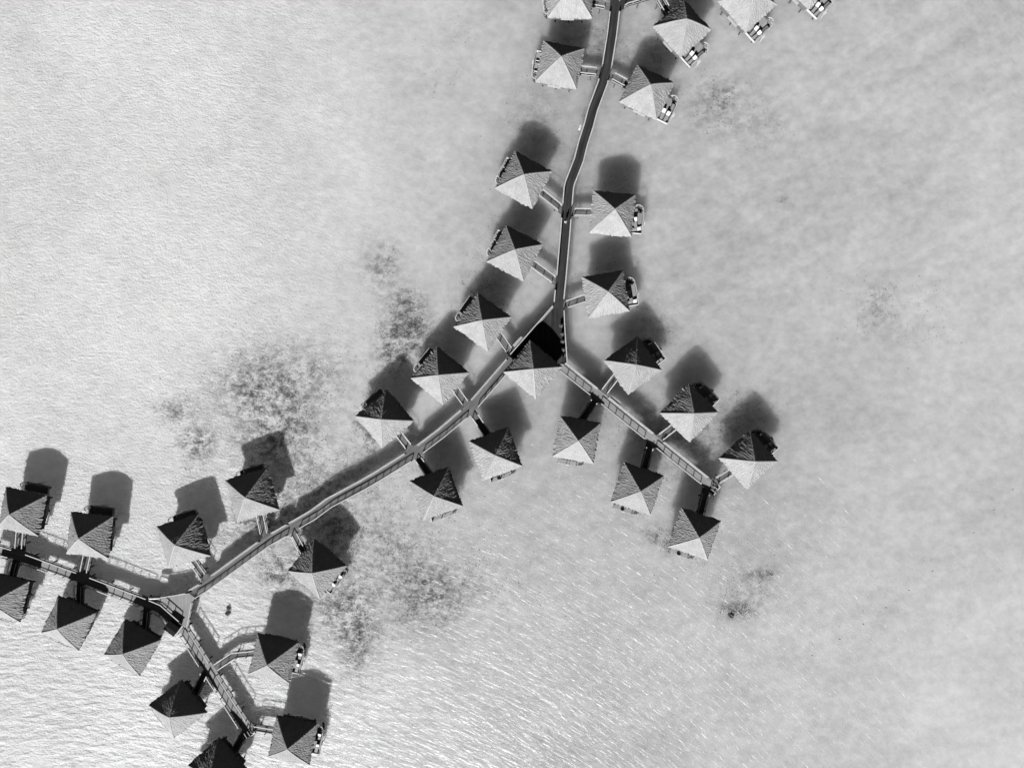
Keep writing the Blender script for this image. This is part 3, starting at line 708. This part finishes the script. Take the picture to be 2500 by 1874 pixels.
# ------------------------------------------------------------------ cabinets, white bundle, locker, pots
def cabinet(a, b, w, label):
    c = (a + b) / 2; d = b - a; L_ = d.length; rot = math.atan2(d.y, d.x)
    root = local_root("utility_cabinet", (c.x, c.y, 0), rot); tag(root, label, "cabinet", "grey cabinets beside walkways")
    mb = MB(); mb.box((0, 0, Z_DECK + 0.25), (L_ - 0.1, w - 0.1, 1.0)); link("body", mb.mesh("body", M['cabinet']), root)
    mb = MB(); mb.box((0, 0, Z_DECK + 0.79), (L_, w, 0.07)); link("lid", mb.mesh("lid", M['cabinet']), root)
    for x in (-L_ / 2 + .3, L_ / 2 - .3):
        link("pile", PILE_ME, root, (x, 0, -0.1))
cabinet(zp('D', 938, 612), zp('D', 1015, 532), 0.85, "grey oblong cabinet outside the rail above the central bungalow")
cabinet(zp('E', 515, 628), zp('E', 600, 685), 0.85, "grey oblong cabinet outside the rail of the right walkway")
mb = MB(); rnd = random.Random(5)
for k in range(7):
    t = k / 6; c = zp('I', 1356 + 74 * t, 399 - 4 * t, Z_DECK + 1); r0 = rnd.uniform(0.26, 0.4); n = 10
    for j in range(5):
        z0, z1 = Z_DECK + 0.9 + 0.13 * j, Z_DECK + 0.9 + 0.13 * (j + 1)
        ra, rb = r0 * math.sin(math.pi * (0.18 + 0.16 * j)), r0 * math.sin(math.pi * (0.18 + 0.16 * (j + 1)))
        mb.cyl((c.x, c.y), ra, z0, z1, n, rb)
c0 = zp('I', 1393, 397, Z_DECK + 1); mb.v = [(x - c0.x + rnd.uniform(-.03, .03), y - c0.y + rnd.uniform(-.03, .03), z - Z_DECK - .9) for x, y, z in mb.v]
o = link("cloth_bundle", mb.mesh("cloth_bundle", M['cushion'], True), None, (c0.x, c0.y, Z_DECK + 0.95))
tag(o, "crumpled white cloth bundle at the rail of the lower fork deck", "bundle")
p = zp('A', 795, 1155, Z_DECK); root = local_root("white_locker", (p.x, p.y, Z_DECK - 0.2), R(-20))
tag(root, "small white locker fixed outside the upper walkway's left rail", "locker")
mb = MB(); mb.box((0, 0, 0.45), (0.36, 0.75, 0.9)); link("body", mb.mesh("body", M['white']), root)
mb = MB(); mb.box((0, 0, 0.93), (0.42, 0.82, 0.05)); link("lid", mb.mesh("lid", M['white']), root)

def foliage(seed, r, n):
    rnd = random.Random(seed); mb = MB()
    for k in range(n):
        d = Vector((rnd.gauss(0, 1), rnd.gauss(0, 1), rnd.gauss(0, 1))).normalized(); c = d * r * rnd.uniform(0.3, 1.0); c.z = c.z * 0.8 + r
        t = Vector((rnd.gauss(0, 1), rnd.gauss(0, 1), rnd.gauss(0, .6))).normalized(); u = t.cross(d).normalized() if abs(t.dot(d)) < .99 else Vector((1, 0, 0))
        l, w = rnd.uniform(.12, .24), rnd.uniform(.04, .08)
        mb.quad([c - t * l, c + u * w, c + t * l, c - u * w])
    return mb.mesh("foliage", M['leaf'])
FOL = [foliage(s, 0.42, 240) for s in (1, 2)]
pm = MB(); pm.cyl((0, 0), 0.2, 0, 0.42, 12, 0.3); PM = pm.mesh("pot", M['pot'])
pots = [(1362, 425), (1372, 500), (1376, 568), (1383, 640), (1388, 690)]
labs = ["bushy potted shrub topmost in the row along the triangular deck rail", "potted shrub second from the top along the triangular deck rail",
        "potted shrub in the middle of the row along the triangular deck rail", "potted shrub second from the bottom along the triangular deck rail",
        "potted shrub lowest in the row along the triangular deck rail"]
for k, (x, y) in enumerate(pots):
    p = zp('D', x, y, Z_DECK); root = local_root("potted_shrub", (p.x, p.y, Z_DECK), k * 1.3)
    tag(root, labs[k], "potted plant", "potted shrubs along the triangular deck")
    link("pot", PM, root); link("foliage", FOL[k % 2], root, (0, 0, 0.4))

# ------------------------------------------------------------------ person on the upper walkway
def skin_obj(name, verts, edges, radii, m, parent, sub=2):
    me = bpy.data.meshes.new(name); me.from_pydata(verts, edges, []); me.materials.append(m)
    o = link(name, me, parent); md = o.modifiers.new("skin", 'SKIN'); md.use_smooth_shade = True
    for k, r in enumerate(radii):
        sv = me.skin_vertices[0].data[k]; sv.radius = (r, r) if isinstance(r, (int, float)) else r; sv.use_root = (k == 0)
    s = o.modifiers.new("sub", 'SUBSURF'); s.levels = sub; s.render_levels = sub; return o
p = zp('C', 1032, 752, Z_DECK)
per = local_root("person", (p.x, p.y, Z_DECK), R(-80))     # faces -x local = walking along the deck
tag(per, "person in a white shirt and pale shorts walking on the dark upper walkway", "person")
V = [(0, 0, .95), (0, 0, 1.15), (0, 0, 1.38), (0, 0, 1.50), (0.02, 0, 1.58), (0.03, 0, 1.66), (0.02, 0, 1.74)]; RR = [(.15, .11), (.14, .10), (.17, .11), .055, .075, .098, .07]
E = [(0, 1), (1, 2), (2, 3), (3, 4), (4, 5), (5, 6)]
def chain(pts, rs, frm):
    prev = frm
    for q, r in zip(pts, rs):
        V.append(q); RR.append(r); E.append((prev, len(V) - 1)); prev = len(V) - 1
    return prev
for sy, sw in ((1, 0.24), (-1, -0.22)):
    chain([(0, sy * .10, .90), (sw * .55, sy * .10, .50), (sw * (0.9 if sw > 0 else 1.25), sy * .10, .09), (sw * (0.9 if sw > 0 else 1.25) + .14, sy * .10, .04)], [.095, .065, .045, .04], 0)
    hnd = chain([(0, sy * .20, 1.40), (-sw * .45, sy * .27, 1.13), (-sw * 1.0, sy * .28, .90), (-sw * 1.12, sy * .28, .83)], [.06, .047, .034, .036], 2)
    hx, hy, hz = V[hnd]
    for k in range(4): chain([(hx + .02 - .012 * 0, hy + (k - 1.5) * .019, hz - .05), (hx + .035, hy + (k - 1.5) * .02, hz - .09 + abs(k - 1.5) * .01)], [.009, .008], hnd)
    chain([(hx + .04, hy - sy * .02, hz - .02), (hx + .06, hy - sy * .025, hz - .05)], [.010, .008], hnd)
skin_obj("body", V, E, RR, M['skin'], per)
n = 7
SV = [(0, 0, 1.0), (0, 0, 1.16), (0, 0, 1.38), (0, 0, 1.46), (0, .2, 1.40), (-.10, .265, 1.18), (0, -.2, 1.40), (.09, -.265, 1.18)]
skin_obj("shirt", SV, [(0, 1), (1, 2), (2, 3), (2, 4), (4, 5), (2, 6), (6, 7)], [(.19, .15), (.18, .14), (.20, .14), .08, .085, .075, .085, .075], M['shirt'], per)
skin_obj("shorts", [(0, 0, .97), (0, .10, .88), (.10, .105, .62), (0, -.10, .88), (-.10, -.105, .62)], [(0, 1), (1, 2), (0, 3), (3, 4)], [(.17, .135), .115, .10, .115, .10], M['shorts'], per)
skin_obj("hair", [(-.01, 0, 1.70), (0.02, 0, 1.755), (-.05, 0, 1.64)], [(0, 1), (0, 2)], [.105, .07, .07], M['hair'], per)

# ------------------------------------------------------------------ buoys, coral, seagrass
bu = MB()
for j in range(6):
    a0, a1 = -math.pi / 2 + math.pi * j / 6, -math.pi / 2 + math.pi * (j + 1) / 6
    bu.cyl((0, 0), max(.01, .16 * math.cos(a0)), .16 * math.sin(a0), .16 * math.sin(a1), 14, max(.01, .16 * math.cos(a1)))
BUM = bu.mesh("float", M['buoy'], True)
bk = MB(); bk.cyl((0, 0), .03, .15, .26, 8); BKM = bk.mesh("eyelet", M['black'])
BUOYS = [(2473, 1195), (2427, 1245), (2377, 1300), (2277, 1394), (2219, 1441), (2163, 1483), (2108, 1523), (2050, 1560), (1983, 1600)]
ordn = ["first", "second", "third", "fourth", "fifth", "sixth", "seventh", "eighth", "ninth"]
for k, (x, y) in enumerate(BUOYS):
    p = at(x, y, 0.06); root = local_root("marker_buoy", p, 0)
    tag(root, "small round marker buoy, %s from the right edge in the slanting line" % ordn[k], "buoy", "line of marker buoys")
    link("float", BUM, root); link("eyelet", BKM, root)
def coral(x, y, sx, sy, sz, seed, label, rot=0):
    mb = MB(); NU, NV = 18, 9; P = {}
    for j in range(NV + 1):
        for i in range(NU):
            a = 2 * math.pi * i / NU; e = -0.25 * math.pi + 0.75 * math.pi * j / NV
            d = Vector((math.cos(a) * math.cos(e), math.sin(a) * math.cos(e), math.sin(e)))
            r = 1 + 0.45 * noise.noise(d * 1.9 + Vector((seed, 0, 0))) + 0.2 * noise.noise(d * 5 + Vector((seed, 3, 0)))
            P[i, j] = (d.x * r * sx, d.y * r * sy, d.z * r * sz)
    for j in range(NV):
        for i in range(NU): mb.quad([P[i, j], P[(i + 1) % NU, j], P[(i + 1) % NU, j + 1], P[i, j + 1]])
    p = at(x, y, Z_BED); p.z = bed(p.x); o = link("coral_head", mb.mesh("coral_head", M['coral']), None, (p.x, p.y, p.z), rot)
    tag(o, label, "coral", "dark coral heads on the sand")
coral(559, 1483, .48, .42, .45, 1, "upper of two dark coral heads beside the lower fork deck")
coral(557, 1496, .62, .42, .4, 2, "lower of two dark coral heads beside the lower fork deck", .5)
coral(1786, 1503, .7, .62, .55, 3, "round dark coral head alone on the sand at the lower right")

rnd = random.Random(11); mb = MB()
for cx, cy, rx, ry, n in PATCH:  # tufts also thicken the patches that paint shade
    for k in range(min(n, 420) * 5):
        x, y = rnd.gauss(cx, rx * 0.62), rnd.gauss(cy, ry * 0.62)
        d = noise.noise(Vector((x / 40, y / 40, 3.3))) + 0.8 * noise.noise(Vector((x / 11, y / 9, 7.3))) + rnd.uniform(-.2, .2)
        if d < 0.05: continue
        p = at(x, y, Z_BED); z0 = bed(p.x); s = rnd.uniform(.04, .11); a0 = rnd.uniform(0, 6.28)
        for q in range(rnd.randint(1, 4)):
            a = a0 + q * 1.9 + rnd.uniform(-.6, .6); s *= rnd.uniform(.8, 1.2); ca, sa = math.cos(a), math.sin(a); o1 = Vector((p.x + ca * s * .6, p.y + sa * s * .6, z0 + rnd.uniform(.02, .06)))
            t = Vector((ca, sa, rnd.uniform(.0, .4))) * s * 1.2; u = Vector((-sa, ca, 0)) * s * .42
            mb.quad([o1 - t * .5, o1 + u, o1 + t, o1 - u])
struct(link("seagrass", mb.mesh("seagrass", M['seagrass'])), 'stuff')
